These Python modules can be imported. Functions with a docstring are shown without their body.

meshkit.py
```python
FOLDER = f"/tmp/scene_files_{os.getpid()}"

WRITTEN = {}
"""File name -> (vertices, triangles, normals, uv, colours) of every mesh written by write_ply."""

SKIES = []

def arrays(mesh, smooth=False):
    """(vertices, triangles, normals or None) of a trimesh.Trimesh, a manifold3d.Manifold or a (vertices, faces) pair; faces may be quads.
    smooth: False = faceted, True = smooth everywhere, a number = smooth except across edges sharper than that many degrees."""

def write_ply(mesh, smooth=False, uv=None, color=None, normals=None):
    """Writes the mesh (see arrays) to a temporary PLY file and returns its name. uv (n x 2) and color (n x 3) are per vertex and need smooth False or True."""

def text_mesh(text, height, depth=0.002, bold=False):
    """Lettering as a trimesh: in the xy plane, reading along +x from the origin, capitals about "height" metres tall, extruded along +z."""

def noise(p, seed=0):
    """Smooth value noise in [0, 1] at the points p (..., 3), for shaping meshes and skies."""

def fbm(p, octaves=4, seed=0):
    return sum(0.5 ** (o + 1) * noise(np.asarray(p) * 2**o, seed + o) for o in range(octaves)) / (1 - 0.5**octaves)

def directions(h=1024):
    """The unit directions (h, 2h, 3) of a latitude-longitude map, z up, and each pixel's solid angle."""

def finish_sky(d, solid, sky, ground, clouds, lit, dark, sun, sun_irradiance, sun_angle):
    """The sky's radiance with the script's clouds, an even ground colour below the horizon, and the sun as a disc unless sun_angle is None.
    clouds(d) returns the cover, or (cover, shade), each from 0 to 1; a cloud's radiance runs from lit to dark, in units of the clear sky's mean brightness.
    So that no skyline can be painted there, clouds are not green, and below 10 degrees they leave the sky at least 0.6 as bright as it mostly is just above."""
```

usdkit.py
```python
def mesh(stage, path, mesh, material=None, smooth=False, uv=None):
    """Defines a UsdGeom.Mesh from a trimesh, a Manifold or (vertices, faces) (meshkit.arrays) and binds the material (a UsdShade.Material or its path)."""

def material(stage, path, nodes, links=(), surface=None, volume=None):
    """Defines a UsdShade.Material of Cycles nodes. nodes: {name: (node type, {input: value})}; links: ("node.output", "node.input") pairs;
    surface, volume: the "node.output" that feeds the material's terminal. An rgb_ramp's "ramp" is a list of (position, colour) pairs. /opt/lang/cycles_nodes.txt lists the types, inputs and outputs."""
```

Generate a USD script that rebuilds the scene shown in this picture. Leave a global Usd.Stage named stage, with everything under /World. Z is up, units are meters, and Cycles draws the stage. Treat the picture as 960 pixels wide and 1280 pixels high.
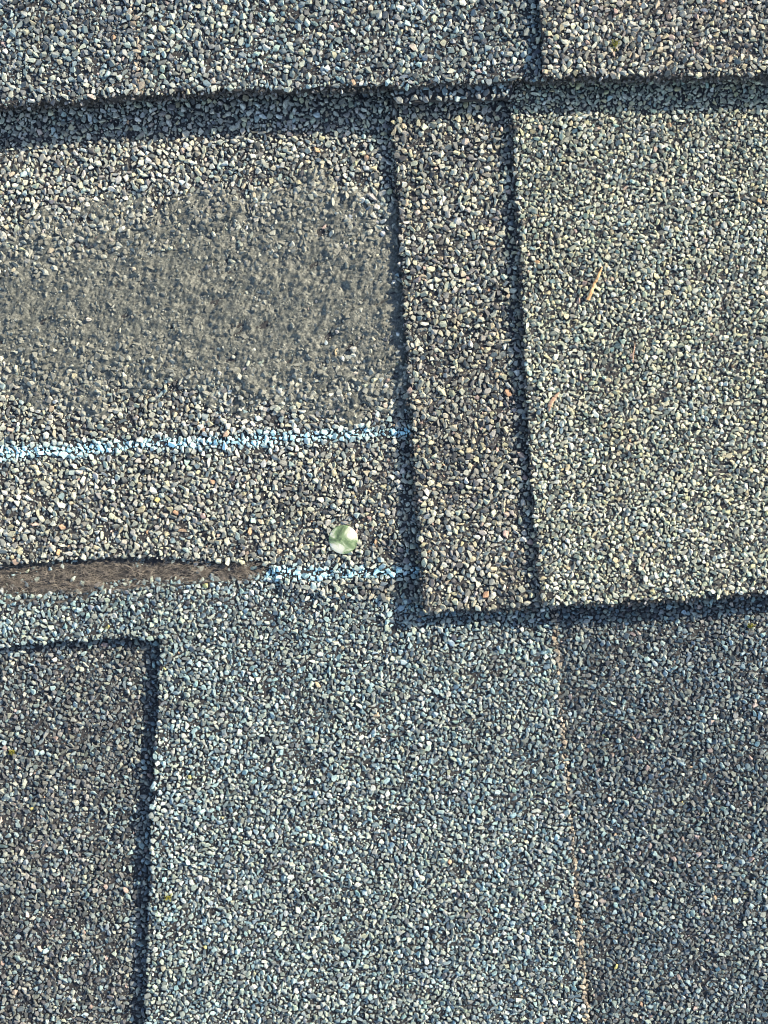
"""Close view of weathered laminated asphalt shingles on a pitched roof, low sun from the upper right.
Lengths below are in millimetres in the plane of the roof (x across, y up the slope, z out of the roof)."""
import math
import numpy as np
import trimesh
import manifold3d as m3
import shapely
from shapely.geometry import Polygon, Point
from scipy.spatial import cKDTree, ConvexHull
from pxr import Usd, UsdGeom, UsdLux, UsdShade, Gf, Sdf, Vt
import usdkit
from meshkit import noise, fbm

stage = Usd.Stage.CreateInMemory()
UsdGeom.SetStageUpAxis(stage, UsdGeom.Tokens.z)
UsdGeom.SetStageMetersPerUnit(stage, 1.0)
UsdGeom.Xform.Define(stage, '/World')
UsdGeom.Scope.Define(stage, '/World/Looks')

# ------------------------------------------------------------------ camera, sky, sun, exposure
PITCH = 18.0                              # slope of the roof, degrees
EYE, REF, S = 300.0, 5.0, 0.2222          # camera height above the surface, mean surface height, mm per photo pixel
EXPOSURE = 1.5
SUN_EL, SUN_AZ = 24.0, 31.0               # of the sun above the roof plane, and from +x towards +y in it
SUN_I, SKY_I = 1.25, 0.115

cp, sp = math.cos(math.radians(PITCH)), math.sin(math.radians(PITCH))
R = np.array([[1, 0, 0], [0, cp, -sp], [0, sp, cp]])


def world(p):                             # roof millimetres -> world metres
    return (np.asarray(p, float) @ R.T) * 0.001


cam = UsdGeom.Camera.Define(stage, '/World/camera')
cam.AddTranslateOp().Set(Gf.Vec3d(*world([0, 0, EYE + REF])))
cam.AddRotateXOp().Set(PITCH)
cam.CreateFocalLengthAttr(26.0)
cam.CreateHorizontalApertureAttr(26.0 * 960 * S / EYE)
cam.CreateVerticalApertureAttr(26.0 * 1280 * S / EYE)
cam.CreateClippingRangeAttr(Gf.Vec2f(0.01, 100))
cam.CreateExposureAttr(EXPOSURE)

e, a = math.radians(SUN_EL), math.radians(SUN_AZ)
sun_dir = R @ np.array([math.cos(e) * math.cos(a), math.cos(e) * math.sin(a), math.sin(e)])
sky = UsdLux.DomeLight.Define(stage, '/World/sky')
sky.GetPrim().SetCustomDataByKey('kind', 'structure')
sky_mat = usdkit.material(stage, '/World/Looks/sky_air', {
    's': ('sky_texture', {'sky_type': 'single_scattering', 'sun_disc': False, 'sun_elevation': math.asin(sun_dir[2]),
                          'sun_rotation': math.atan2(sun_dir[0], sun_dir[1])}),
    'b': ('background_shader', {'strength': SKY_I})}, [('s.color', 'b.color')], surface='b.background')
UsdShade.MaterialBindingAPI.Apply(sky.GetPrim()).Bind(sky_mat)
sun = UsdLux.DistantLight.Define(stage, '/World/sun')
sun.CreateNormalizeAttr(True)
sun.CreateIntensityAttr(SUN_I)
sun.CreateAngleAttr(0.5)
sun.CreateColorAttr(Gf.Vec3f(1.0, 0.88, 0.67))
xf = Gf.Matrix4d().SetRotate(Gf.Rotation(Gf.Vec3d(0, 0, 1), Gf.Vec3d(*sun_dir)))
sun.AddTransformOp().Set(xf)

# ------------------------------------------------------------------ helpers
USED = {}


def numbered(parent, name):
    k = USED.get((parent, name), -1) + 1
    USED[(parent, name)] = k
    return f'{parent}/{name}' if k == 0 else f'{parent}/{name}_{k:03d}'


def says(prim, **d):
    for k, v in d.items():
        prim.SetCustomDataByKey(k, v)


BASE = {}


def thing(name, label, cat, base, group=None, kind=None):
    """An Xform at the thing's base on the roof; its parts are children."""
    path = numbered('/World', name)
    x = UsdGeom.Xform.Define(stage, path)
    x.AddTranslateOp().Set(Gf.Vec3d(*world(base)))
    x.AddRotateXOp().Set(PITCH)
    BASE[path] = np.asarray(base, float)
    says(x.GetPrim(), label=label, category=cat)
    if group:
        says(x.GetPrim(), group=group)
    return path


def root_of(path):
    return '/'.join(path.split('/')[:3])


def part(parent, name, v, f, mat, smooth=False, tint=None, kind=None, label=None):
    """One mesh under a thing (or under a part of it). v in roof millimetres."""
    path = numbered(parent, name)
    b = BASE[root_of(parent)]
    m = usdkit.mesh(stage, path, ((np.asarray(v) - b) * 0.001, f), mat, smooth=smooth)
    if tint is not None:
        UsdGeom.PrimvarsAPI(m).CreatePrimvar('tint', Sdf.ValueTypeNames.Color3fArray, 'vertex').Set(
            Vt.Vec3fArray.FromNumpy(np.asarray(tint, np.float32)))
    if kind:
        says(m.GetPrim(), kind=kind)
    if label:
        says(m.GetPrim(), label=label)
    return path


def hairs(parent, name, curves, widths, mat, kind='stuff', label=None):
    """Thin three-sided fibres, joined."""
    vs, fs, o = [], [], 0
    for c, w in zip(curves, widths):
        c = np.asarray(c, float)
        n = len(c)
        d = np.gradient(c, axis=0)
        d /= np.linalg.norm(d, axis=1, keepdims=True) + 1e-9
        s_ = np.cross(d, [0.1, 0.05, 1.0])
        s_ /= np.linalg.norm(s_, axis=1, keepdims=True) + 1e-9
        u = np.cross(s_, d)
        rad = (w / 2) * np.linspace(1.1, 0.5, n)[:, None]
        ring = np.stack([c + rad * (math.cos(q) * s_ + math.sin(q) * u) for q in (0.5236, 2.618, 4.712)], 1)
        vs.append(ring.reshape(-1, 3))
        for i in range(n - 1):
            for j in range(3):
                p, q = i * 3 + j, i * 3 + (j + 1) % 3
                fs += [(o + p, o + q, o + q + 3), (o + p, o + q + 3, o + p + 3)]
        fs += [(o, o + 2, o + 1), (o + n * 3 - 3, o + n * 3 - 2, o + n * 3 - 1)]
        o += 3 * n
    return part(parent, name, np.vstack(vs), np.array(fs), mat, kind=kind, label=label)


def at(px, py, zf):
    """The point of the surface z = zf(x, y) that the photograph shows at that pixel."""
    px, py = np.asarray(px, float), np.asarray(py, float)
    z = np.zeros_like(px) + REF
    for _ in range(4):
        k = S * (EYE + REF - z) / EYE
        x, y = (px - 480) * k, (640 - py) * k
        z = zf(x, y)
    return x, y


def pix(x, y, z):
    k = S * (EYE + REF - z) / EYE
    return x / k + 480, 640 - y / k


def outline(pts, zf, rough=0.4, seed=0, step=0.9, grain=0.5):
    """Traced corners -> polygon in roof mm with a ragged cut edge."""
    pts = np.array(pts, float)
    x, y = at(pts[:, 0], pts[:, 1], zf)
    q = []
    n = len(pts)
    for i in range(n):
        p0, p1 = np.array([x[i], y[i]]), np.array([x[(i + 1) % n], y[(i + 1) % n]])
        k = max(1, int(np.linalg.norm(p1 - p0) / step))
        q.append(p0 + (p1 - p0) * (np.arange(k) / k)[:, None])
    q = np.vstack(q)
    p3 = np.c_[q, np.full(len(q), seed * 7.3)]
    q = q + rough * 2 * (np.c_[fbm(p3 * grain, 4, 11 + seed), fbm(p3 * grain, 4, 31 + seed)] - 0.5) * 1.6
    g = Polygon(q)
    return g if g.is_valid else g.buffer(0)


def sheet(g, zf, thick, edge=2.2, relief=0.0, seed=0):
    """A solid sheet: the polygon extruded, refined and bent to the surface."""
    rings = [np.array(g.exterior.coords)[:-1]]
    man = m3.CrossSection(rings, m3.FillRule.Positive if g.exterior.is_ccw else m3.FillRule.NonZero).extrude(thick).refine_to_length(edge)
    m = man.to_mesh()
    v, f = np.array(m.vert_properties[:, :3], float), np.array(m.tri_verts)
    lift = zf(v[:, 0], v[:, 1])
    if relief:
        lift = lift + relief * (fbm(np.c_[v[:, :2] * 0.35, np.full(len(v), seed)], 3, seed) - 0.5) * 2
    # frayed lower face and wall
    side = v[:, 2] < thick * 0.5
    v[:, 2] += lift - thick
    return v, f


# ------------------------------------------------------------------ materials
def mat_granule(name, rough):
    return usdkit.material(stage, f'/World/Looks/{name}', {
        'a': ('attribute', {'attribute': 'tint'}),
        'c': ('texture_coordinate', {}),
        'g': ('geometry', {}),
        'n': ('noise_texture', {'scale': 2600.0, 'detail': 3.0, 'roughness': 0.6}),
        'r': ('map_range', {'from_min': 0.3, 'from_max': 0.7, 'to_min': 0.62, 'to_max': 1.35}),
        'm': ('vector_math', {'math_type': 'scale'}),
        'b': ('bump', {'strength': 0.5, 'distance': 0.00012}),
        'p': ('principled_bsdf', {'roughness': rough, 'specular_ior_level': 0.4})},
        [('g.position', 'n.vector'), ('n.fac', 'r.value'), ('a.vector', 'm.vector1'), ('r.result', 'm.scale'), ('m.vector', 'p.base_color'),
         ('n.fac', 'b.height'), ('b.normal', 'p.normal')], surface='p.BSDF')


def mat_plain(name, stops, scale, rough=0.85, bump=0.0003, strength=0.7, detail=6.0, spec=0.3):
    return usdkit.material(stage, f'/World/Looks/{name}', {
        'g': ('geometry', {}),
        'n': ('noise_texture', {'scale': scale, 'detail': detail, 'roughness': 0.65}),
        'r': ('rgb_ramp', {'ramp': stops}),
        'b': ('bump', {'strength': strength, 'distance': bump}),
        'p': ('principled_bsdf', {'roughness': rough, 'specular_ior_level': spec})},
        [('g.position', 'n.vector'), ('n.fac', 'r.fac'), ('r.color', 'p.base_color'), ('n.fac', 'b.height'), ('b.normal', 'p.normal')], surface='p.BSDF')


M_GRAN = mat_granule('ceramic_granule', 0.72)
M_ASPH = mat_plain('asphalt', [(0.3, (.014, .014, .016)), (0.55, (.03, .029, .03)), (0.75, (.07, .065, .06))], 1400)
M_WORN = mat_plain('worn_asphalt', [(0.28, (.028, .031, .030)), (0.42, (.056, .060, .053)), (0.55, (.096, .100, .087)), (0.68, (.17, .172, .147)), (0.8, (.28, .28, .235))], 1500,
                   rough=0.45, bump=0.00035, strength=0.8)
M_MAT = mat_plain('fibrous_mat', [(0.34, (.014, .013, .013)), (0.5, (.042, .038, .034)), (0.68, (.12, .105, .09))], 900, bump=0.0005, strength=0.9)
M_FIBRE = mat_plain('glass_fibre', [(0.35, (.06, .05, .043)), (0.65, (.30, .255, .20))], 500, rough=0.5, bump=0.00002)
M_DARKFIBRE = mat_plain('dark_fibre', [(0.35, (.05, .045, .04)), (0.65, (.18, .16, .13))], 500, rough=0.6, bump=0.00002)
M_WOOD = mat_plain('dry_wood', [(0.3, (.26, .14, .06)), (0.5, (.42, .25, .12)), (0.7, (.55, .38, .22))], 900, rough=0.7, bump=0.0001)
M_HUSK = mat_plain('dry_husk', [(0.3, (.24, .15, .10)), (0.7, (.42, .29, .20))], 900, rough=0.8, bump=0.0001)
M_MOSS = mat_plain('moss', [(0.3, (.07, .075, .012)), (0.7, (.24, .22, .04))], 900, rough=0.9, bump=0.0002)
M_GLASS = usdkit.material(stage, '/World/Looks/green_glass_painted_glints', {
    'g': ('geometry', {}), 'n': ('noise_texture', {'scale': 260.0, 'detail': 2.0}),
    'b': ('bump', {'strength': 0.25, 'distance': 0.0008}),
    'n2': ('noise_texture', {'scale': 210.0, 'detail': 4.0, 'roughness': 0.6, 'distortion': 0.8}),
    'r2': ('rgb_ramp', {'ramp': [(0.34, (.10, .15, .08)), (0.46, (.30, .42, .22)), (0.52, (.66, .73, .52)), (0.57, (.95, .95, .82))]}),  # cream patches stand in for glints and focused sunlight, painted into the colour
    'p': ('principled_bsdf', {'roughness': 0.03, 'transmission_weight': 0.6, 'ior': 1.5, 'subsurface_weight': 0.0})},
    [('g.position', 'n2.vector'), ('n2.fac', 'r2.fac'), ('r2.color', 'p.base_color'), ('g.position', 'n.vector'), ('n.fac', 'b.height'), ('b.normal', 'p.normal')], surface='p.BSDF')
M_ROOF = usdkit.material(stage, '/World/Looks/far_roofing', {
    'g': ('geometry', {}), 'v': ('voronoi_texture', {'scale': 620.0}), 'r': ('rgb_ramp', {'ramp': [(0, (.02, .02, .022)), (.5, (.08, .085, .085)), (1, (.20, .20, .18))]}),
    's': ('separate_color', {}), 'b': ('bump', {'strength': 1.0, 'distance': 0.0008, 'invert': True}), 'p': ('principled_bsdf', {'roughness': 0.8})},
    [('g.position', 'v.vector'), ('v.color', 's.color'), ('s.r', 'r.fac'), ('r.color', 'p.base_color'), ('v.distance', 'b.height'), ('b.normal', 'p.normal')], surface='p.BSDF')

# ------------------------------------------------------------------ the heights of the layers
XA, XB, YA, YB = -150, 1110, -140, 1430        # how far the layers go on beyond the picture, photo pixels


def sag(y, k=0.0008, y0=-30.0):
    d = np.clip(y0 - y, 0, None)
    return -0.5 * k * d * d


def wave(x, y, seed, amp=0.25, scale=0.03):
    return amp * 2 * (fbm(np.stack([np.asarray(x) * scale, np.asarray(y) * scale, np.full(np.shape(x), seed * 3.7)], -1), 2, seed) - 0.5)


def z_recess(x, y): return 0.0 + sag(y) + wave(x, y, 1)
def z_centre(x, y): return 2.5 + sag(y) + wave(x, y, 2)
def z_lower_right(x, y): return 2.45 + sag(y, 0.0010) + wave(x, y, 3)


def z_worn(x, y):
    # a thin sheet
    t = np.clip((x + 60) / 40, 0, 1)
    low = np.clip((y + 28) / 25, 0, 1)             # thins out into the lower course near its bottom right corner
    return 3.7 - 1.0 * t * (1 - low) + wave(x, y, 4, 0.3)


def z_strip(x, y): return 6.0 + 0.9 * np.clip((40 - y) / 60, 0, 1) + wave(x, y, 5, 0.25)
def z_right(x, y): return 8.6 + wave(x, y, 6, 0.3) - 0.006 * np.clip(y, -40, 200)
def z_top_left(x, y): return 12.3 + wave(x, y, 7, 0.3)
def z_top_mid(x, y): return 12.2 + wave(x, y, 8, 0.3)
def z_top_back(x, y): return 9.7 + wave(x, y, 9, 0.15)
def z_top_right(x, y): return 14.5 + wave(x, y, 10, 0.3)


G = {}
G['recess'] = outline([(XA, 780), (230, 780), (230, YB), (XA, YB)], z_recess, seed=1)
G['centre'] = outline([(XA, 690), (693, 690), (696, 770), (702, 860), (710, 960), (721, 1100), (737, 1280), (752, YB), (174, YB), (183, 1280), (186, 1150), (191, 1000), (198, 900),
                       (201, 800), (193, 797), (100, 799), (40, 804), (0, 808), (XA, 816)], z_centre, seed=2)
G['lower_right'] = outline([(694, 690), (XB, 690), (XB, YB), (753, YB), (738, 1280), (722, 1100), (710, 960), (702, 860), (696, 770)], z_lower_right, seed=3)
G['worn'] = outline([(XA, 60), (560, 60), (560, 757), (450, 748), (352, 737), (347, 716), (338, 707), (318, 699), (290, 702), (250, 699), (180, 697), (100, 697), (50, 703), (0, 706), (XA, 704)], z_worn, 0.6, seed=4)
G['strip'] = outline([(484, 60), (490, 130), (497, 230), (503, 330), (508, 420), (513, 500), (520, 580), (526, 660), (531, 764), (565, 763), (600, 761), (640, 760), (700, 757), (700, 60)], z_strip, seed=5)
G['right'] = outline([(634, 60), (640, 130), (648, 270), (656, 420), (663, 560), (670, 660), (677, 755), (740, 754), (800, 751), (880, 746), (960, 740), (XB, 728), (XB, 40), (634, 40)], z_right, seed=6)
G['top_left'] = outline([(XA, YA), (163, YA), (166, 0), (170, 60), (173, 118), (120, 123), (80, 126), (0, 131), (XA, 146)], z_top_left, 0.9, seed=7)
G['top_mid'] = outline([(161, YA), (164, 0), (168, 60), (171, 118), (230, 116), (300, 112), (360, 110), (420, 108), (480, 107), (500, 110), (515, 108), (540, 104), (600, 102), (660, 98), (700, 97), (700, YA)], z_top_mid, 0.9, seed=8)
G['top_back'] = outline([(XA, YA), (XA, 120), (0, 106), (167, 97), (300, 92), (486, 90), (492, 127), (510, 129), (545, 124), (600, 125), (634, 124), (640, 118), (641, 98), (700, 95), (700, YA)], z_top_back, 0.45, seed=9)
G['top_right'] = outline([(672, YA), (674, 0), (679, 30), (677, 60), (681, 96), (720, 95), (780, 95), (850, 94), (960, 93), (XB, 92), (XB, YA)], z_top_right, 0.85, seed=10)

# ------------------------------------------------------------------ granules
rng = np.random.default_rng(20)
TILE = 84.0


def make_tile(seed, size=1.2, spread=0.42, low=0.5, high=2.7, dense=11, gap=0.37):
    """Grains of many sizes packed without overlap in a patch that tiles."""
    r_ = np.random.default_rng(seed)
    n = int(TILE * TILE * dense)
    p = r_.random((n, 2)) * TILE
    d = np.clip(np.exp(r_.normal(math.log(size), spread, n)), low, high)
    pri = d * r_.uniform(0.75, 1.25, n)
    tree = cKDTree(p, boxsize=TILE)
    pairs = tree.query_pairs(2.0, output_type='ndarray')
    dd = p[pairs[:, 0]] - p[pairs[:, 1]]
    dd -= TILE * np.round(dd / TILE)
    hit = np.hypot(dd[:, 0], dd[:, 1]) < gap * (d[pairs[:, 0]] + d[pairs[:, 1]])
    pairs = pairs[hit]
    lo = np.where(pri[pairs[:, 0]] > pri[pairs[:, 1]], pairs[:, 1], pairs[:, 0])
    hi = pairs.sum(1) - lo
    state = np.zeros(n, int)                       # 0 open, 1 in, -1 out
    for _ in range(30):
        alive = (state[lo] == 0) & (state[hi] == 0)
        blocked = np.zeros(n, bool)
        blocked[lo[alive]] = True
        new = (state == 0) & ~blocked
        if not new.any():
            break
        state[new] = 1
        out = lo[(state[hi] == 1) & (state[lo] == 0)]
        state[out] = -1
    keep = state == 1
    return p[keep], d[keep]


TILES = [make_tile(5), make_tile(6)]
FINE = make_tile(7, 0.8, 0.2, 0.5, 1.2, 5, 0.45)


def hull_shapes(n, npts, seed):
    r_, out = np.random.default_rng(seed), []
    for _ in range(n):
        q = r_.normal(size=(npts, 3))
        q /= np.linalg.norm(q, axis=1, keepdims=True)
        q *= r_.uniform(0.82, 1.08, (npts, 1))
        q *= [r_.uniform(0.95, 1.35), r_.uniform(0.8, 1.0), r_.uniform(0.48, 0.8)]
        q = np.clip(q, -1.25, 1.25)
        h = ConvexHull(q)
        c = q[h.vertices]
        remap = -np.ones(npts, int)
        remap[h.vertices] = np.arange(len(h.vertices))
        f = remap[h.simplices]
        nrm = np.cross(c[f[:, 1]] - c[f[:, 0]], c[f[:, 2]] - c[f[:, 0]])
        flip = (nrm * (c[f].mean(1) - c.mean(0))).sum(1) < 0
        f[flip] = f[flip][:, ::-1]
        out.append((c - c.mean(0), f))
    return out


SHAPES = hull_shapes(48, 11, 3)
SMALL = hull_shapes(24, 7, 4)


def stones(p, d, tint, seed, tilt=0.3):
    """Grain meshes at the points p (n, 3) with diameters d: a list of (v, f, tint, index)."""
    r_ = np.random.default_rng(seed)
    out = []
    for shapes, sel in ((SHAPES, np.nonzero(d >= 0.95)[0]), (SMALL, np.nonzero(d < 0.95)[0])):
        which = r_.integers(0, len(shapes), len(sel))
        for k, (c, f) in enumerate(shapes):
            i = sel[which == k]
            if not len(i):
                continue
            n = len(i)
            az, ax, ay = r_.uniform(0, 2 * np.pi, n), r_.normal(0, tilt, n), r_.normal(0, tilt, n)
            ca, sa, cx, sx, cy, sy = np.cos(az), np.sin(az), np.cos(ax), np.sin(ax), np.cos(ay), np.sin(ay)
            Rz = np.zeros((n, 3, 3)); Rz[:, 0, 0] = ca; Rz[:, 0, 1] = -sa; Rz[:, 1, 0] = sa; Rz[:, 1, 1] = ca; Rz[:, 2, 2] = 1
            Rx = np.zeros((n, 3, 3)); Rx[:, 0, 0] = 1; Rx[:, 1, 1] = cx; Rx[:, 1, 2] = -sx; Rx[:, 2, 1] = sx; Rx[:, 2, 2] = cx
            Ry = np.zeros((n, 3, 3)); Ry[:, 1, 1] = 1; Ry[:, 0, 0] = cy; Ry[:, 0, 2] = sy; Ry[:, 2, 0] = -sy; Ry[:, 2, 2] = cy
            M = np.einsum('nij,njk,nkl->nil', Rx, Ry, Rz) * (d[i] / 2)[:, None, None]
            v = np.einsum('nij,kj->nki', M, c) + p[i][:, None]
            out.append((v, f, tint[i], i))
    return out


def merged(lst, drop=None):
    vs, fs, ts, o = [], [], [], 0
    for v, f, t, i in lst:
        if drop is not None:
            k = ~drop[i]
            v, t = v[k], t[k]
        n, c = v.shape[:2]
        if not n:
            continue
        vs.append(v.reshape(-1, 3)); ts.append(np.repeat(t, c, 0))
        fs.append((f[None] + (np.arange(n) * c)[:, None, None]).reshape(-1, 3) + o)
        o += n * c
    return np.vstack(vs), np.vstack(fs), np.vstack(ts)


# linear base colours of the fired-on granule glazes
CHAR, DARK, GREY, LIGHT, TAN, CREAM, BLUE, SLATE, RUST, GOLD, ROSE = ((.055, .060, .066), (.10, .107, .108), (.185, .195, .182), (.285, .30, .262), (.285, .268, .20),
    (.36, .365, .30), (.20, .258, .268), (.115, .145, .157), (.34, .225, .15), (.46, .37, .14), (.29, .225, .20))


def palette(**w):
    names = dict(char=CHAR, dark=DARK, grey=GREY, light=LIGHT, tan=TAN, cream=CREAM, blue=BLUE, slate=SLATE, rust=RUST, gold=GOLD, rose=ROSE)
    c = np.array([names[k] for k in w]); p = np.array(list(w.values()), float)
    return c, p / p.sum()


P_WARM = palette(char=4, dark=9, grey=26, light=36, tan=15, cream=12, blue=3, slate=3, rust=.2, rose=.8)
P_STRIP = palette(char=7, dark=17, grey=28, light=20, tan=20, cream=5, slate=2, rust=.25, rose=2)
P_WORN = palette(char=5, dark=12, grey=36, light=29, tan=9, cream=6, blue=4, slate=4, rust=.35, rose=1.2, gold=.1)
P_COOL = palette(char=5, dark=10, grey=32, light=26, cream=6, blue=20, slate=12, rust=.1, gold=.05, tan=1)
P_DARK = palette(char=11, dark=22, grey=30, light=10, cream=1.5, blue=16, slate=18, rust=.12, gold=.07, rose=2)
P_TOP = palette(char=7, dark=15, grey=32, light=23, tan=4, cream=5, blue=12, slate=10, rust=.2, rose=1)
P_TOPR = palette(char=8, dark=15, grey=27, light=24, tan=13, cream=8, slate=4, rose=5, rust=.2)


def blobs(x, y, scale, seed):
    return fbm(np.c_[x * scale, y * scale, np.full(len(x), seed * 1.7)], 3, seed)


def grains(path, key, zf, hidden, pal, seed, scale=1.0, keep=None, recolour=None, sink=0.26, extra=None, rough=0.12, big=1.8, hue=(1, 1, 1)):
    """Covers the sheet with granules. recolour(x, y, tint, r) may move granules into parts of their own: it returns {part name: mask}."""
    g = G[key].buffer(0.15)
    cover = g
    for h in hidden:
        cover = cover.difference(G[h].buffer(-1.6))
    x0, y0, x1, y1 = cover.bounds
    r_ = np.random.default_rng(seed)
    tp, td = TILES[seed % 2]
    T = TILE * scale
    pts, dia = [], []
    for i in range(int((x1 - x0) // T) + 1):
        for j in range(int((y1 - y0) // T) + 1):
            k = r_.integers(0, 4)
            q = tp.copy()
            if k & 1: q[:, 0] = TILE - q[:, 0]
            if k & 2: q[:, 1] = TILE - q[:, 1]
            pts.append(q * scale + [x0 + i * T, y0 + j * T]); dia.append(td * scale)
    p, d = np.vstack(pts), np.concatenate(dia)
    p = p + r_.normal(0, 0.07, p.shape)
    shapely.prepare(cover)
    ok = shapely.contains_xy(cover, p[:, 0], p[:, 1]) & (r_.random(len(p)) > 0.02 + 0.30 * np.clip((0.40 - blobs(p[:, 0], p[:, 1], 0.34, seed + 9)) * 6, 0, 1))
    p, d = p[ok], d[ok]
    if keep is not None:
        ok, d = keep(p[:, 0], p[:, 1], d, r_)
        p, d = p[ok], d[ok]
    d = d * r_.uniform(0.94, 1.06, len(d))
    cols, prob = pal
    cols = cols * np.array(hue)
    t = cols[r_.choice(len(cols), len(p), p=prob)] * np.exp(r_.normal(0, 0.17, (len(p), 1))) * np.exp(r_.normal(0, 0.03, (len(p), 3)))
    t = t * (0.66 + 0.68 * blobs(p[:, 0], p[:, 1], 0.045, seed + 3))[:, None]
    clump = blobs(p[:, 0], p[:, 1], 0.30, seed + 6)
    t = t * (0.80 + 0.42 * clump)[:, None]
    z = zf(p[:, 0], p[:, 1]) + 1.3 * np.clip(clump - 0.5, -0.25, 0.3) + d * 0.5 * sink + r_.normal(0, rough, len(p)) * (d > 0.8)
    t = np.where(t > 0.34, 0.34 + 0.4 * (t - 0.34), t)
    masks = recolour(p[:, 0], p[:, 1], t, r_) if recolour else {}
    lst = stones(np.c_[p, z], d, np.clip(t, 0.01, 0.75), seed + 100)
    # finer grit bedded between the larger grains
    fp, fd = [], []
    qp, qd = FINE
    for i in range(int((x1 - x0) // TILE) + 1):
        for j in range(int((y1 - y0) // TILE) + 1):
            q = qp.copy()
            k = r_.integers(0, 4)
            if k & 1: q[:, 0] = TILE - q[:, 0]
            if k & 2: q[:, 1] = TILE - q[:, 1]
            fp.append(q + [x0 + i * TILE, y0 + j * TILE]); fd.append(qd)
    fp, fd = np.vstack(fp), np.concatenate(fd)
    ok = shapely.contains_xy(cover, fp[:, 0], fp[:, 1])
    fp, fd = fp[ok], fd[ok]
    if keep is not None:
        ok, fd = keep(fp[:, 0], fp[:, 1], fd, r_)
        fp, fd = fp[ok], fd[ok]
    ft = cols[r_.choice(len(cols), len(fp), p=prob)] * np.exp(r_.normal(-0.05, 0.20, (len(fp), 1)))
    fz = zf(fp[:, 0], fp[:, 1]) + r_.uniform(-0.16, 0.22, len(fp))
    if recolour:
        recolour(fp[:, 0], fp[:, 1], ft, r_)
    v, f, tt = merged(stones(np.c_[fp, fz], fd, np.clip(ft, 0.01, 0.8), seed + 200, 0.6))
    part(path, 'fine_grit', v, f, M_GRAN, tint=tt, kind='stuff')
    taken = np.zeros(len(p), bool)
    for name, (mask, label) in masks.items():
        v, f, tt = merged(lst, ~mask | taken)
        part(path, name, v, f, M_GRAN, tint=tt, kind='stuff', label=label)
        taken |= mask
    # the grains large enough to pick apart are pieces of their own
    px, py = pix(p[:, 0], p[:, 1], z)
    cand = np.nonzero((d > big) & ~taken & (px > -5) & (px < 965) & (py > -5) & (py < 1285))[0]
    cand = set(cand[np.argsort(-d[cand])][:120].tolist())
    for v, f, tt, idx in lst:
        for k, i in enumerate(idx):
            if i in cand:
                part(path, 'granule', v[k], f, M_GRAN, tint=np.repeat(tt[k][None], len(v[k]), 0))
    drop = taken.copy()
    drop[list(cand)] = True
    v, f, tt = merged(lst, drop)
    part(path, 'granule_cover', v, f, M_GRAN, tint=tt, kind='stuff')
    return len(p), len(f)


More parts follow.
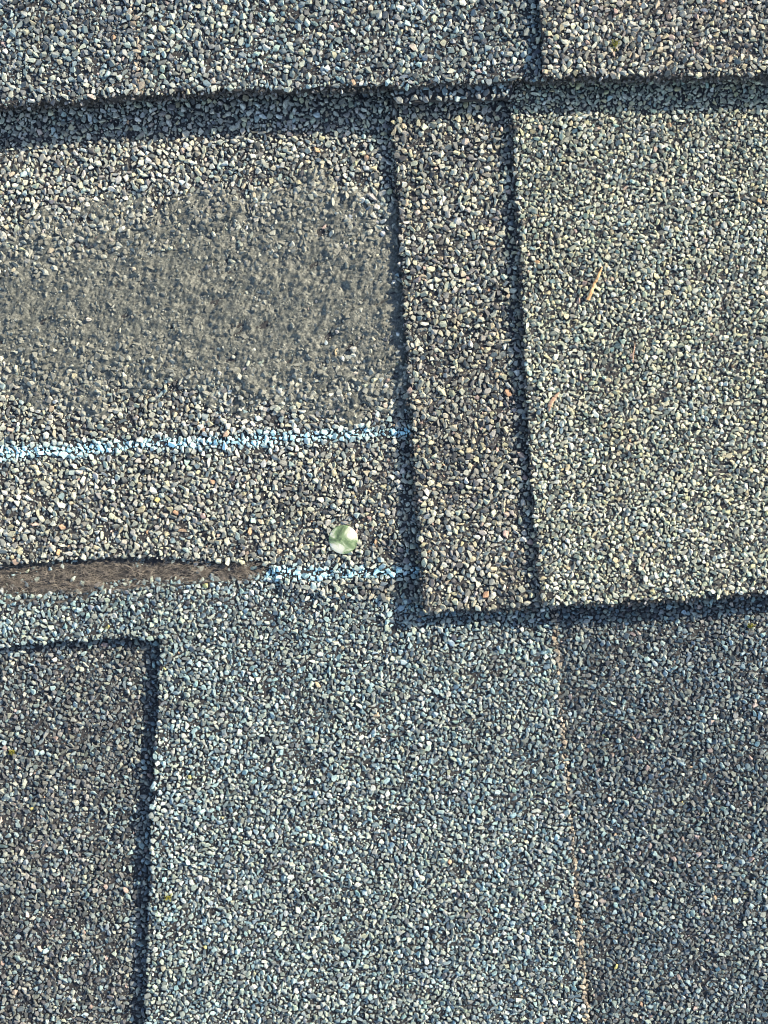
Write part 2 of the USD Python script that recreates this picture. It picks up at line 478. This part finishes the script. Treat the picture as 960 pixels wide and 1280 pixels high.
def butt_fibres(path, pts, zf, thick, n, seed, length=(1.0, 4.5)):
    """Frayed glass fibres along a cut lower edge."""
    r_ = np.random.default_rng(seed)
    pts = np.array(pts, float)
    x, y = at(pts[:, 0], pts[:, 1], zf)
    s = np.r_[0, np.cumsum(np.hypot(np.diff(x), np.diff(y)))]
    curves, w = [], []
    for u in r_.uniform(0, s[-1], n):
        x0, y0 = np.interp(u, s, x), np.interp(u, s, y)
        z0 = float(zf(np.array([x0]), np.array([y0]))[0]) - r_.uniform(0.0, thick)
        ang = r_.normal(-np.pi / 2, 0.9)
        L = r_.uniform(*length)
        k = np.linspace(0, 1, 5)
        b = r_.normal(0, 0.5, 2)
        c = np.c_[x0 + np.cos(ang) * L * k + b[0] * k * k, y0 + 0.5 + np.sin(ang) * L * 0.55 * k, z0 + b[1] * k * k - 0.3 * L * k * k]
        curves.append(c); w.append(r_.uniform(0.05, 0.11))
    if n >= 20:
        hairs(path, 'edge_fibres', curves, w, M_DARKFIBRE)
    # crumbs of asphalt and grit stuck to the cut edge
    k = int(s[-1] * max(thick, 1.5) * 2.2)
    u = r_.uniform(0, s[-1], k)
    cx, cy = np.interp(u, s, x), np.interp(u, s, y)
    inward = np.array([-(y[-1] - y[0]), x[-1] - x[0]]) / np.hypot(x[-1] - x[0], y[-1] - y[0])
    off = r_.normal(-0.1, 0.4, k)
    cx, cy = cx + inward[0] * off, cy + inward[1] * off
    cz = zf(cx, cy) - r_.uniform(0.1, thick, k)
    ct = np.array([.05, .048, .046]) * np.exp(r_.normal(0, .8, (k, 1)))
    v, f, tt = merged(stones(np.c_[cx, cy, cz], r_.uniform(.45, 1.5, k), np.clip(ct, .015, .3), seed + 5, 0.8))
    part(path, 'edge_crumbs', v, f, M_GRAN, tint=tt, kind='stuff')


def base_of(key, zf):
    c = G[key].representative_point()
    return [c.x, c.y, float(zf(np.array([c.x]), np.array([c.y]))[0])]


GROUP = 'overlapping asphalt shingles of the roof'
# ------------------------------------------------------------------ the setting below the shingles
def roof_deck():
    path = '/World/roof_deck'
    m = trimesh.creation.box((6000, 6000, 40))
    m.apply_translation((0, 0, -60))
    p = UsdGeom.Xform.Define(stage, path)
    p.AddRotateXOp().Set(PITCH)
    says(p.GetPrim(), kind='structure')
    usdkit.mesh(stage, path + '/deck_surface', (np.array(m.vertices) * 0.001, np.array(m.faces)), M_ROOF)


roof_deck()
STATS = []

# ------------------------------------------------------------------ lower course
t = thing('asphalt_shingle', 'dark recessed asphalt shingle layer in the lower left corner, below the notch', 'shingle', base_of('recess', z_recess), GROUP)
v, f = sheet(G['recess'], z_recess, 2.6); part(t, 'asphalt_sheet', v, f, M_ASPH)
STATS.append(grains(t, 'recess', z_recess, ['centre'], P_DARK, 41, 0.73, hue=(.77, .77, .76)))

GROOVE = (708, 746)


def groove_mask(x, y):
    """The scraped strip where the fibre mat shows, in photo pixels."""
    px, py = pix(x, y, z_centre(x, y))
    n = (fbm(np.c_[px * 0.02, py * 0.02, np.zeros(len(px))], 3, 9) - 0.5) * 16
    lower = np.interp(px, [-220, 0, 60, 110, 170, 250, 300, 330, 350], [750, 744, 744, 735, 722, 722, 718, 713, 704]) + n * 0.9
    return (px < 345 + n) & (py < lower)


def keep_centre(x, y, d, r_):
    return ~groove_mask(x, y) | (r_.random(len(x)) < 0.03 + 0.5 * np.clip(blobs(x, y, 0.22, 19) * 5 - 2.4, 0, 1)), d


def seam_sand(cx, cy, zf, width, prob):
    def fn(x, y, t, r_):
        px, py = pix(x, y, zf(x, y))
        dist = np.abs(px - np.interp(py, cy, cx)) - width * (0.4 + 1.2 * fbm(np.c_[py * 0.05, px * 0, px * 0], 3, 5))
        m = (dist < 0) & (r_.random(len(x)) < prob)
        t[m] = 0.25 * t[m] + 0.75 * np.array([.26, .205, .145]) * np.exp(r_.normal(0, .25, (m.sum(), 1)))
        return {'seam_sand': (m, 'tan sandy grains along the joint')}
    return fn


def recolour_centre(x, y, t, r_):
    out = seam_sand([694, 696, 702, 710, 721, 737, 752], [690, 770, 860, 960, 1100, 1280, 1480], z_centre, 5.5, 0.95)(x, y, t, r_)
    px, py = pix(x, y, z_centre(x, y))
    out.update(chalk(px, py, t, r_, [(330, 525, 718, 716, 10, 1.25)], 17))
    return out


def chalk(px, py, t, r_, lines, seed):
    mix = np.zeros(len(px))
    for x0, x1, y0, y1, w, amount in lines:
        c = y0 + (y1 - y0) * (px - x0) / (x1 - x0) + 5 * (fbm(np.c_[px * 0.03, px * 0, px * 0 + seed], 2, seed + 4) - 0.5)
        n = fbm(np.c_[px * 0.03, py * 0.03, np.full(len(px), seed)], 3, seed)
        n2 = fbm(np.c_[px * 0.045, py * 0.02, np.full(len(px), seed)], 3, seed + 1)
        hw = w * (0.35 + 1.1 * n) * np.interp(px, [0, 250, 480], [1.05, 0.95, 0.7])
        k = np.exp(-((py - c) / hw) ** 2) * np.clip(amount * (2.6 * n2 - 0.35), 0, 1)
        mix = np.maximum(mix, np.where((px > x0) & (px < x1), k, 0))
    mix = np.clip(mix * r_.uniform(0.35, 1.45, len(px)), 0, 0.95)
    t[:] = t * (1 - mix[:, None]) + np.array([.38, .62, .68]) * mix[:, None]
    return {'chalk_line': (mix > 0.3, 'pale blue snapped chalk line on the granules')}


t = thing('asphalt_shingle', 'bluish grey shingle tab at the bottom centre, reaching from the notch to the sandy seam', 'shingle', base_of('centre', z_centre), GROUP)
v, f = sheet(G['centre'], z_centre, 2.8); part(t, 'asphalt_sheet', v, f, M_ASPH)
STATS.append(grains(t, 'centre', z_centre, ['worn', 'strip'], P_COOL, 42, 0.72, hue=(.90, .98, .99), keep=keep_centre, recolour=recolour_centre))

t = thing('asphalt_shingle', 'dark slate shingle in the lower right corner, right of the sandy seam', 'shingle', base_of('lower_right', z_lower_right), GROUP)
v, f = sheet(G['lower_right'], z_lower_right, 2.8); part(t, 'asphalt_sheet', v, f, M_ASPH)
STATS.append(grains(t, 'lower_right', z_lower_right, ['strip', 'right'], P_DARK, 43, 0.70, hue=(.72, .77, .79)))

# ------------------------------------------------------------------ middle course: the worn shingle with the chalk line
def worn_field(x, y):
    """0 fully covered, 1 bare, from the noisy outline of the bald patch."""
    px, py = pix(x, y, z_worn(x, y))
    n = (fbm(np.c_[px * 0.018, py * 0.018, np.zeros(len(px))], 4, 3) - 0.5) * 75
    top = np.interp(px, [-220, 0, 60, 150, 250, 330, 420, 500], [345, 335, 318, 292, 288, 284, 280, 290]) + n
    bot = np.interp(px, [-220, 0, 80, 200, 330, 430, 500], [430, 452, 462, 448, 478, 474, 456]) - n
    left = np.interp(px, [-120, 40], [0.75, 1.0])
    return np.clip(np.minimum((py - top), (bot - py)) / 120 + 0.5, 0, 1) * left


def keep_worn(x, y, d, r_):
    w = worn_field(x, y)
    spread = blobs(x, y, 0.16, 12)
    big = r_.random(len(x)) < np.where(w > 0.97, 0.03, np.clip(0.05 + 1.05 * (1 - w) + 0.7 * (spread - 0.5) * (w > 0.05), 0.03, 1))
    return big, d * np.where(w > 0.5, 0.85, 1.0)


def recolour_worn(x, y, t, r_):
    px, py = pix(x, y, z_worn(x, y))
    return chalk(px, py, t, r_, [(-220, 515, 577, 540, 7.8, 1.9), (335, 530, 717, 716, 10, 1.25)], 15)


t = thing('asphalt_shingle', 'worn shingle with a bald grey patch, left of the narrow upright strip', 'shingle', base_of('worn', z_worn), GROUP)
WORN = t
v, f = sheet(G['worn'], z_worn, 1.2, edge=2.0); part(t, 'asphalt_sheet', v, f, M_ASPH)
STATS.append(grains(t, 'worn', z_worn, ['strip', 'top_left', 'top_mid'], P_WORN, 44, 0.80, hue=(1.06, 1.03, .97), keep=keep_worn, recolour=recolour_worn))


def bald_patch():
    x = np.arange(-158, 12, 0.34); y = np.arange(12, 104, 0.34)
    X, Y = np.meshgrid(x, y)
    xf_, yf_ = X.ravel(), Y.ravel()
    w = worn_field(xf_, yf_)
    p = np.c_[xf_, yf_, np.zeros(len(xf_))]
    skew = np.c_[xf_ * 0.8 + yf_ * 0.5, yf_ * 0.8 - xf_ * 0.5, np.zeros(len(xf_))]
    big = fbm(skew * [0.5, 0.8, 1], 3, 51)
    mid = noise(skew * [1.1, 1.5, 1], 52)
    fine = fbm(p * 2.0, 2, 53)
    bump = 1.7 * (fbm(skew * [0.16, 0.34, 1], 2, 57) - 0.5) + 1.25 * np.clip(big - 0.47, -0.10, 1) + 0.5 * np.clip(mid - 0.45, 0, 1) ** 1.1 + 0.55 * (fine - 0.5) + 0.40
    z = z_worn(xf_, yf_) + 0.12 + bump - 0.8 * np.clip(1 - w * 3.0, 0, 1)
    ny, nx = X.shape
    i, j = np.meshgrid(np.arange(ny - 1), np.arange(nx - 1), indexing='ij')
    q = i * nx + j
    q = q.ravel()
    quad = np.c_[q, q + 1, q + nx + 1, q + nx]
    ok = (w[quad] > 0.02).any(1) & shapely.contains_xy(G['worn'].buffer(-0.5), xf_[quad[:, 0]], yf_[quad[:, 0]])
    quad = quad[ok]
    tri = np.vstack([quad[:, [0, 1, 2]], quad[:, [0, 2, 3]]])
    used, inv = np.unique(tri, return_inverse=True)
    ok2 = np.random.default_rng(4)
    gp = np.vstack([FINE[0] + [-158 + TILE * i, 10 + TILE * j] for i in range(3) for j in range(2)])
    gd = np.tile(FINE[1], 6)
    k = (worn_field(gp[:, 0], gp[:, 1]) > 0.25) & shapely.contains_xy(G['worn'], gp[:, 0], gp[:, 1]) & (gp[:, 0] < 11) & (gp[:, 1] < 103)
    k &= ok2.random(len(gp)) < 0.20 + 0.55 * np.clip(blobs(gp[:, 0], gp[:, 1], 0.12, 8) * 3 - 1.2, 0, 1)
    gp, gd = gp[k], gd[k] * ok2.uniform(0.75, 1.15, k.sum())
    near = cKDTree(p[:, :2]).query(gp)[1]
    gt = np.array([.12, .124, .108]) * np.exp(ok2.normal(0, 0.35, (len(gp), 1)))
    v, f, tt = merged(stones(np.c_[gp, z[near] + ok2.uniform(-0.12, 0.12, len(gp))], gd, np.clip(gt, .03, .6), 404, 0.4))
    part(WORN, 'embedded_grit', v, f, M_GRAN, tint=tt, kind='stuff')
    cp_ = np.vstack([TILES[0][0] * 0.8 + [-158 + TILE * .8 * i, 10 + TILE * .8 * j] for i in range(3) for j in range(2)])
    cd = np.tile(TILES[0][1] * 0.8, 6)
    wf = worn_field(cp_[:, 0], cp_[:, 1])
    k = (wf > 0.12) & shapely.contains_xy(G['worn'], cp_[:, 0], cp_[:, 1]) & (cp_[:, 0] < 11) & (cp_[:, 1] < 103)
    k &= ok2.random(len(cp_)) < 0.30 + 0.45 * np.clip(1 - wf, 0, 1) + 0.5 * (blobs(cp_[:, 0], cp_[:, 1], 0.14, 15) - 0.5)
    cp_, cd, wf = cp_[k], cd[k], wf[k]
    near = cKDTree(p[:, :2]).query(cp_)[1]
    ct = np.array([.105, .107, .092]) * np.exp(ok2.normal(0, 0.28, (len(cp_), 1)))
    ct = ct * (1 + 0.55 * (1 - wf))[:, None]
    v, f, tt = merged(stones(np.c_[cp_, z[near] - 0.22 * cd + 0.16 + 0.35 * cd * (1 - wf)], cd, np.clip(ct, .03, .6), 405, 0.3))
    part(WORN, 'buried_granules', v, f, M_GRAN, tint=tt, kind='stuff')
    part(WORN, 'bald_patch', np.c_[xf_, yf_, z][used], inv.reshape(-1, 3), M_WORN, smooth=True, label='smooth bald patch where the granules have worn off')


bald_patch()


def torn_mat():
    """The brown fibrous strip that shows between the worn shingle's lower edge and the next course."""
    g = Polygon(np.c_[at(np.array([-220, 0, 110, 250, 325, 335, 318, 170, 110, 60, 0, -220.]), np.array([690, 692, 688, 690, 694, 708, 726, 735, 750, 757, 757, 762.]), z_centre)])
    x0, y0, x1, y1 = g.bounds
    X, Y = np.meshgrid(np.arange(x0, x1, 0.45), np.arange(y0, y1, 0.45))
    x, y = X.ravel(), Y.ravel()
    z = z_centre(x, y) + 0.05 + 1.1 * (fbm(np.c_[x * 0.4, y * 0.8, x * 0], 4, 71) - 0.32) - 0.9 * np.clip(4 * fbm(np.c_[x * 0.12, y * 0.3, x * 0], 3, 74) - 2.3, 0, 1)
    ny, nx = X.shape
    q = (np.arange(ny - 1)[:, None] * nx + np.arange(nx - 1)[None]).ravel()
    quad = np.c_[q, q + 1, q + nx + 1, q + nx]
    quad = quad[shapely.contains_xy(g, x[q], y[q])]
    tri = np.vstack([quad[:, [0, 1, 2]], quad[:, [0, 2, 3]]])
    used, inv = np.unique(tri, return_inverse=True)
    mat = part(WORN, 'torn_mat', np.c_[x, y, z][used], inv.reshape(-1, 3), M_MAT, smooth=True, label='brown fibrous mat showing along the torn lower edge')
    r_ = np.random.default_rng(8)
    curves, w = [], []
    while len(curves) < 2200:
        px = r_.uniform(-200, 338); py = np.interp(px, [0, 110, 340], [728, 718, 713]) + r_.normal(0, 11)
        if not g.contains(Point(*[float(c) for c in at(px, py, z_centre)])):
            continue
        cx, cy = (float(c) for c in at(px, py, z_centre))
        L = r_.uniform(0.8, 3.6); ang = r_.normal(0.05, 1.0)
        k = np.linspace(-0.5, 0.5, 6)
        bend = r_.normal(0, 1.2)
        c = np.c_[cx + np.cos(ang) * L * k - np.sin(ang) * bend * k * k, cy + (np.sin(ang) * L * k + np.cos(ang) * bend * k * k) * 0.6,
                  np.full(6, 3.05) + r_.uniform(-0.15, 0.4) + r_.normal(0, 0.3) * k]
        curves.append(c); w.append(r_.uniform(0.04, 0.10))
    for tx, ty, k_, dirn in ((118, 729, 90, -0.35), (95, 735, 50, 0.1), (250, 712, 50, 0.3), (20, 730, 40, 0.6), (305, 712, 45, -0.8)):
        for _ in range(k_):
            cx, cy = (float(c) for c in at(tx + r_.normal(0, 7), ty + r_.normal(0, 3.5), z_centre))
            L = r_.uniform(1.5, 4.5); ang = dirn + r_.normal(0, 0.45)
            k = np.linspace(-0.5, 0.5, 5)
            curves.append(np.c_[cx + np.cos(ang) * L * k, cy + np.sin(ang) * L * k + r_.normal(0, .6) * k * k, 3.3 + r_.uniform(0, .7) + r_.normal(0, .5) * k])
            w.append(r_.uniform(0.04, 0.09))
    hairs(mat, 'loose_fibres', curves, w, M_FIBRE)


torn_mat()

t = thing('asphalt_shingle', 'narrow upright strip of shingle between the two dark slots', 'shingle', base_of('strip', z_strip), GROUP)
v, f = sheet(G['strip'], z_strip, 2.7); part(t, 'asphalt_sheet', v, f, M_ASPH)
STATS.append(grains(t, 'strip', z_strip, ['right', 'top_mid'], P_STRIP, 45, 0.82, hue=(.99, .95, .88), rough=0.18))

butt_fibres(t, [(490, 130), (503, 330), (513, 500), (531, 764)], z_strip, 2.2, 0, 71)
butt_fibres(t, [(531, 764), (672, 760)], z_strip, 2.4, 0, 72)
t = thing('asphalt_shingle', 'wide pale shingle tab on the right, with the dry wood splinter on it', 'shingle', base_of('right', z_right), GROUP)
RIGHT = t
v, f = sheet(G['right'], z_right, 2.8); part(t, 'asphalt_sheet', v, f, M_ASPH)
STATS.append(grains(t, 'right', z_right, ['top_mid', 'top_right'], P_WARM, 46, 0.70, hue=(1.10, 1.09, .95)))
butt_fibres(t, [(690, 756), (800, 753), (960, 742)], z_right, 2.4, 130, 61, (0.6, 2.4))

butt_fibres(RIGHT, [(640, 130), (656, 420), (677, 755)], z_right, 2.3, 0, 73)
# ------------------------------------------------------------------ upper course
t = thing('asphalt_shingle', 'grey shingle end in the upper left corner, left of the thin sandy joint', 'shingle', base_of('top_left', z_top_left), GROUP)
v, f = sheet(G['top_left'], z_top_left, 4.2); part(t, 'asphalt_sheet', v, f, M_ASPH)
STATS.append(grains(t, 'top_left', z_top_left, [], P_TOP, 47, 0.82, hue=(.90, .94, .96), rough=0.18))
butt_fibres(t, [(-100, 138), (0, 131), (80, 126), (167, 119)], z_top_left, 3.5, 240, 62)

t = thing('asphalt_shingle', 'long grey shingle along the top edge, from the sandy joint to the short shaded slot', 'shingle', base_of('top_mid', z_top_mid), GROUP)
v, f = sheet(G['top_mid'], z_top_mid, 2.8); part(t, 'asphalt_sheet', v, f, M_ASPH)
STATS.append(grains(t, 'top_mid', z_top_mid, ['top_right'], P_TOP, 48, 0.82, hue=(.96, 1.0, .99), rough=0.18,
                    recolour=seam_sand([161, 164, 168, 171], [-200, 0, 60, 118], z_top_mid, 6, 0.85)))
butt_fibres(t, [(171, 118), (300, 112), (480, 107), (540, 104), (690, 97)], z_top_mid, 3.5, 420, 63)
b = sheet(G['top_back'], z_top_back, 1.5)
back = part(t, 'backing_strip', b[0], b[1], M_ASPH, label='lower backing layer peeping out under the edge')


def back_grains():
    r_ = np.random.default_rng(77)
    tp, td = TILES[0]
    x, y = at(np.array([480, 655.]), np.array([140, 80.]), z_top_back)
    ok = (tp[:, 0] < x[1] - x[0]) & (tp[:, 1] < y[1] - y[0])
    p, d = tp[ok] + [x[0], y[0]], td[ok]
    g = G['top_back'].buffer(0.1)
    ok = shapely.contains_xy(g, p[:, 0], p[:, 1])
    p, d = p[ok], d[ok]
    c, pr = P_DARK
    tt = c[r_.choice(len(c), len(p), p=pr)] * np.exp(r_.normal(0, .22, (len(p), 1)))
    lst = stones(np.c_[p, z_top_back(p[:, 0], p[:, 1]) + d * .15], d, tt, 78)
    v, f, tt = merged(lst)
    part(back, 'granule_cover', v, f, M_GRAN, tint=tt, kind='stuff')


back_grains()

t = thing('asphalt_shingle', 'raised pinkish grey shingle in the upper right corner, right of the short shaded slot', 'shingle', base_of('top_right', z_top_right), GROUP)
v, f = sheet(G['top_right'], z_top_right, 3.0); part(t, 'asphalt_sheet', v, f, M_ASPH)
STATS.append(grains(t, 'top_right', z_top_right, [], P_TOPR, 49, 0.78, hue=(1.03, .97, .90), rough=0.18))
butt_fibres(t, [(681, 96), (780, 95), (960, 93), (1100, 92)], z_top_right, 4.0, 330, 64)

# ------------------------------------------------------------------ small things lying on the shingles
def glass_bead():
    x, y = (float(c) for c in at(429.0, 674.5, lambda a_, b_: z_worn(a_, b_) + 1.2))
    z = float(z_worn(np.array([x]), np.array([y]))[0]) + 0.1
    t = thing('glass_bead', 'small round clear green glass bead lying above the lower chalk line', 'bead', [x, y, z])
    r = 4.05
    prof = [(0, 0), (r * .80, 0), (r * .95, .22), (r, .62), (r * .985, 0.7)]
    for k in range(1, 13):
        u = k / 12 * np.pi / 2
        prof.append((r * .985 * math.cos(u), 0.7 + 0.5 * math.sin(u)))
    prof[-1] = (0, prof[-1][1])
    m = trimesh.creation.revolve(np.array(prof), sections=64)
    v = np.array(m.vertices) + [x, y, z]
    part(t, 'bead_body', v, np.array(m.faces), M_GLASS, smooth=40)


glass_bead()


def splinter(name, label, cat, pts, width, mat, seed, lift=1.0, zf=z_right):
    r_ = np.random.default_rng(seed)
    pts = np.array(pts, float)
    x, y = at(pts[:, 0], pts[:, 1], lambda a_, b_: zf(a_, b_) + lift)
    z = zf(x, y) + lift + r_.uniform(-.1, .25, len(x))
    c = np.c_[x, y, z]
    t = thing(name, label, cat, c[0])
    s = np.linspace(0, len(c) - 1, 18)
    ctr = np.c_[[np.interp(s, np.arange(len(c)), c[:, k]) for k in range(3)]].T
    ctr += r_.normal(0, 0.05, ctr.shape)
    w = np.interp(s, np.arange(len(width)), width) * r_.uniform(0.8, 1.2, len(s))
    d = np.gradient(ctr, axis=0); d /= np.linalg.norm(d, axis=1, keepdims=True)
    side = np.cross(d, [0, 0, 1]); side /= np.linalg.norm(side, axis=1, keepdims=True)
    n = 7
    ang = np.arange(n) / n * 2 * np.pi
    rr = r_.uniform(0.75, 1.2, (1, n))
    v = ctr[:, None] + (np.cos(ang)[None, :, None] * side[:, None] * (rr * w[:, None])[..., None] + np.sin(ang)[None, :, None] * np.array([0, 0, 1.0]) * (rr * w[:, None] * .5)[..., None])
    v = v.reshape(-1, 3)
    f = []
    for i in range(len(s) - 1):
        for j in range(n):
            a_, b_ = i * n + j, i * n + (j + 1) % n
            f += [(a_, b_, b_ + n), (a_, b_ + n, a_ + n)]
    v = np.vstack([v, ctr[0], ctr[-1]])
    for j in range(n):
        f += [(len(v) - 2, (j + 1) % n, j), (len(v) - 1, (len(s) - 1) * n + j, (len(s) - 1) * n + (j + 1) % n)]
    part(t, name.split('_')[-1] + '_body', v, np.array(f), mat)
    return t


splinter('wood_splinter', 'orange brown dry wood splinter lying slanted on the wide right tab', 'splinter',
         [(753, 333), (748, 345), (743, 355), (739, 366), (735, 375)], [.14, .36, .30, .45, .48, .2], M_WOOD, 1, 0.95)
splinter('dry_husk', 'faded pinkish dry husk near the right slot, below the wood splinter', 'husk',
         [(699, 490), (694, 497), (688, 505), (686, 515)], [.15, .5, .55, .2], M_HUSK, 2, 0.6)
splinter('straw_bit', 'short tan straw bit among pale granules near the right edge of the wide tab', 'straw',
         [(794, 428), (792, 440), (791, 453)], [.08, .2, .16], M_HUSK, 3, 0.75)
splinter('dry_stalk', 'pale thin dry stalk on the raised upper right shingle', 'stalk',
         [(795, 47), (786, 54), (779, 63)], [.12, .17, .1], M_FIBRE, 4, 1.2, z_top_right)


def moss(px, py, zf, r, label, seed):
    r_ = np.random.default_rng(seed)
    x, y = (float(c) for c in at(float(px), float(py), lambda a_, b_: zf(a_, b_) + .8))
    z = float(zf(np.array([x]), np.array([y]))[0]) + .8
    t = thing('moss_tuft', label, 'moss', [x, y, z - .8], 'specks of moss on the shingles')
    vs, fs, o = [], [], 0
    for k in range(60):
        c = np.array([x, y, z]) + r_.normal(0, 1, 3) * [r, r * .8, r * .35]
        dirn = r_.normal(0, 1, 3) + [0, 0, .8]; dirn /= np.linalg.norm(dirn)
        sd = np.cross(dirn, r_.normal(0, 1, 3)); sd /= np.linalg.norm(sd)
        L = r_.uniform(.35, .8)
        up = np.cross(sd, dirn)
        q = np.array([c - sd * .1, c + sd * .1, c + dirn * L * .5 + sd * .16, c + dirn * L, c + dirn * L * .5 - sd * .16, c + dirn * L * .45 + up * .1])
        vs.append(q); fs.append(np.array([(0, 1, 5), (1, 2, 5), (2, 3, 5), (3, 4, 5), (4, 0, 5), (0, 4, 3), (0, 3, 2), (0, 2, 1)]) + o); o += 6
    part(t, 'moss_leaves', np.vstack(vs), np.vstack(fs), M_MOSS, kind='stuff')


moss(769, 55, z_top_right, .55, 'yellow green moss speck on the raised upper right shingle', 1)
moss(210, 1122, z_centre, .5, 'olive moss speck on the bottom centre tab beside the long left slot', 2)
moss(938, 783, z_lower_right, .38, 'yellowish moss speck by the shaded edge at the far right', 3)
moss(15, 940, z_recess, .35, 'yellowish moss speck near the left border of the recessed layer', 4)
print('grains, triangles:', STATS, sum(s[0] for s in STATS), sum(s[1] for s in STATS))
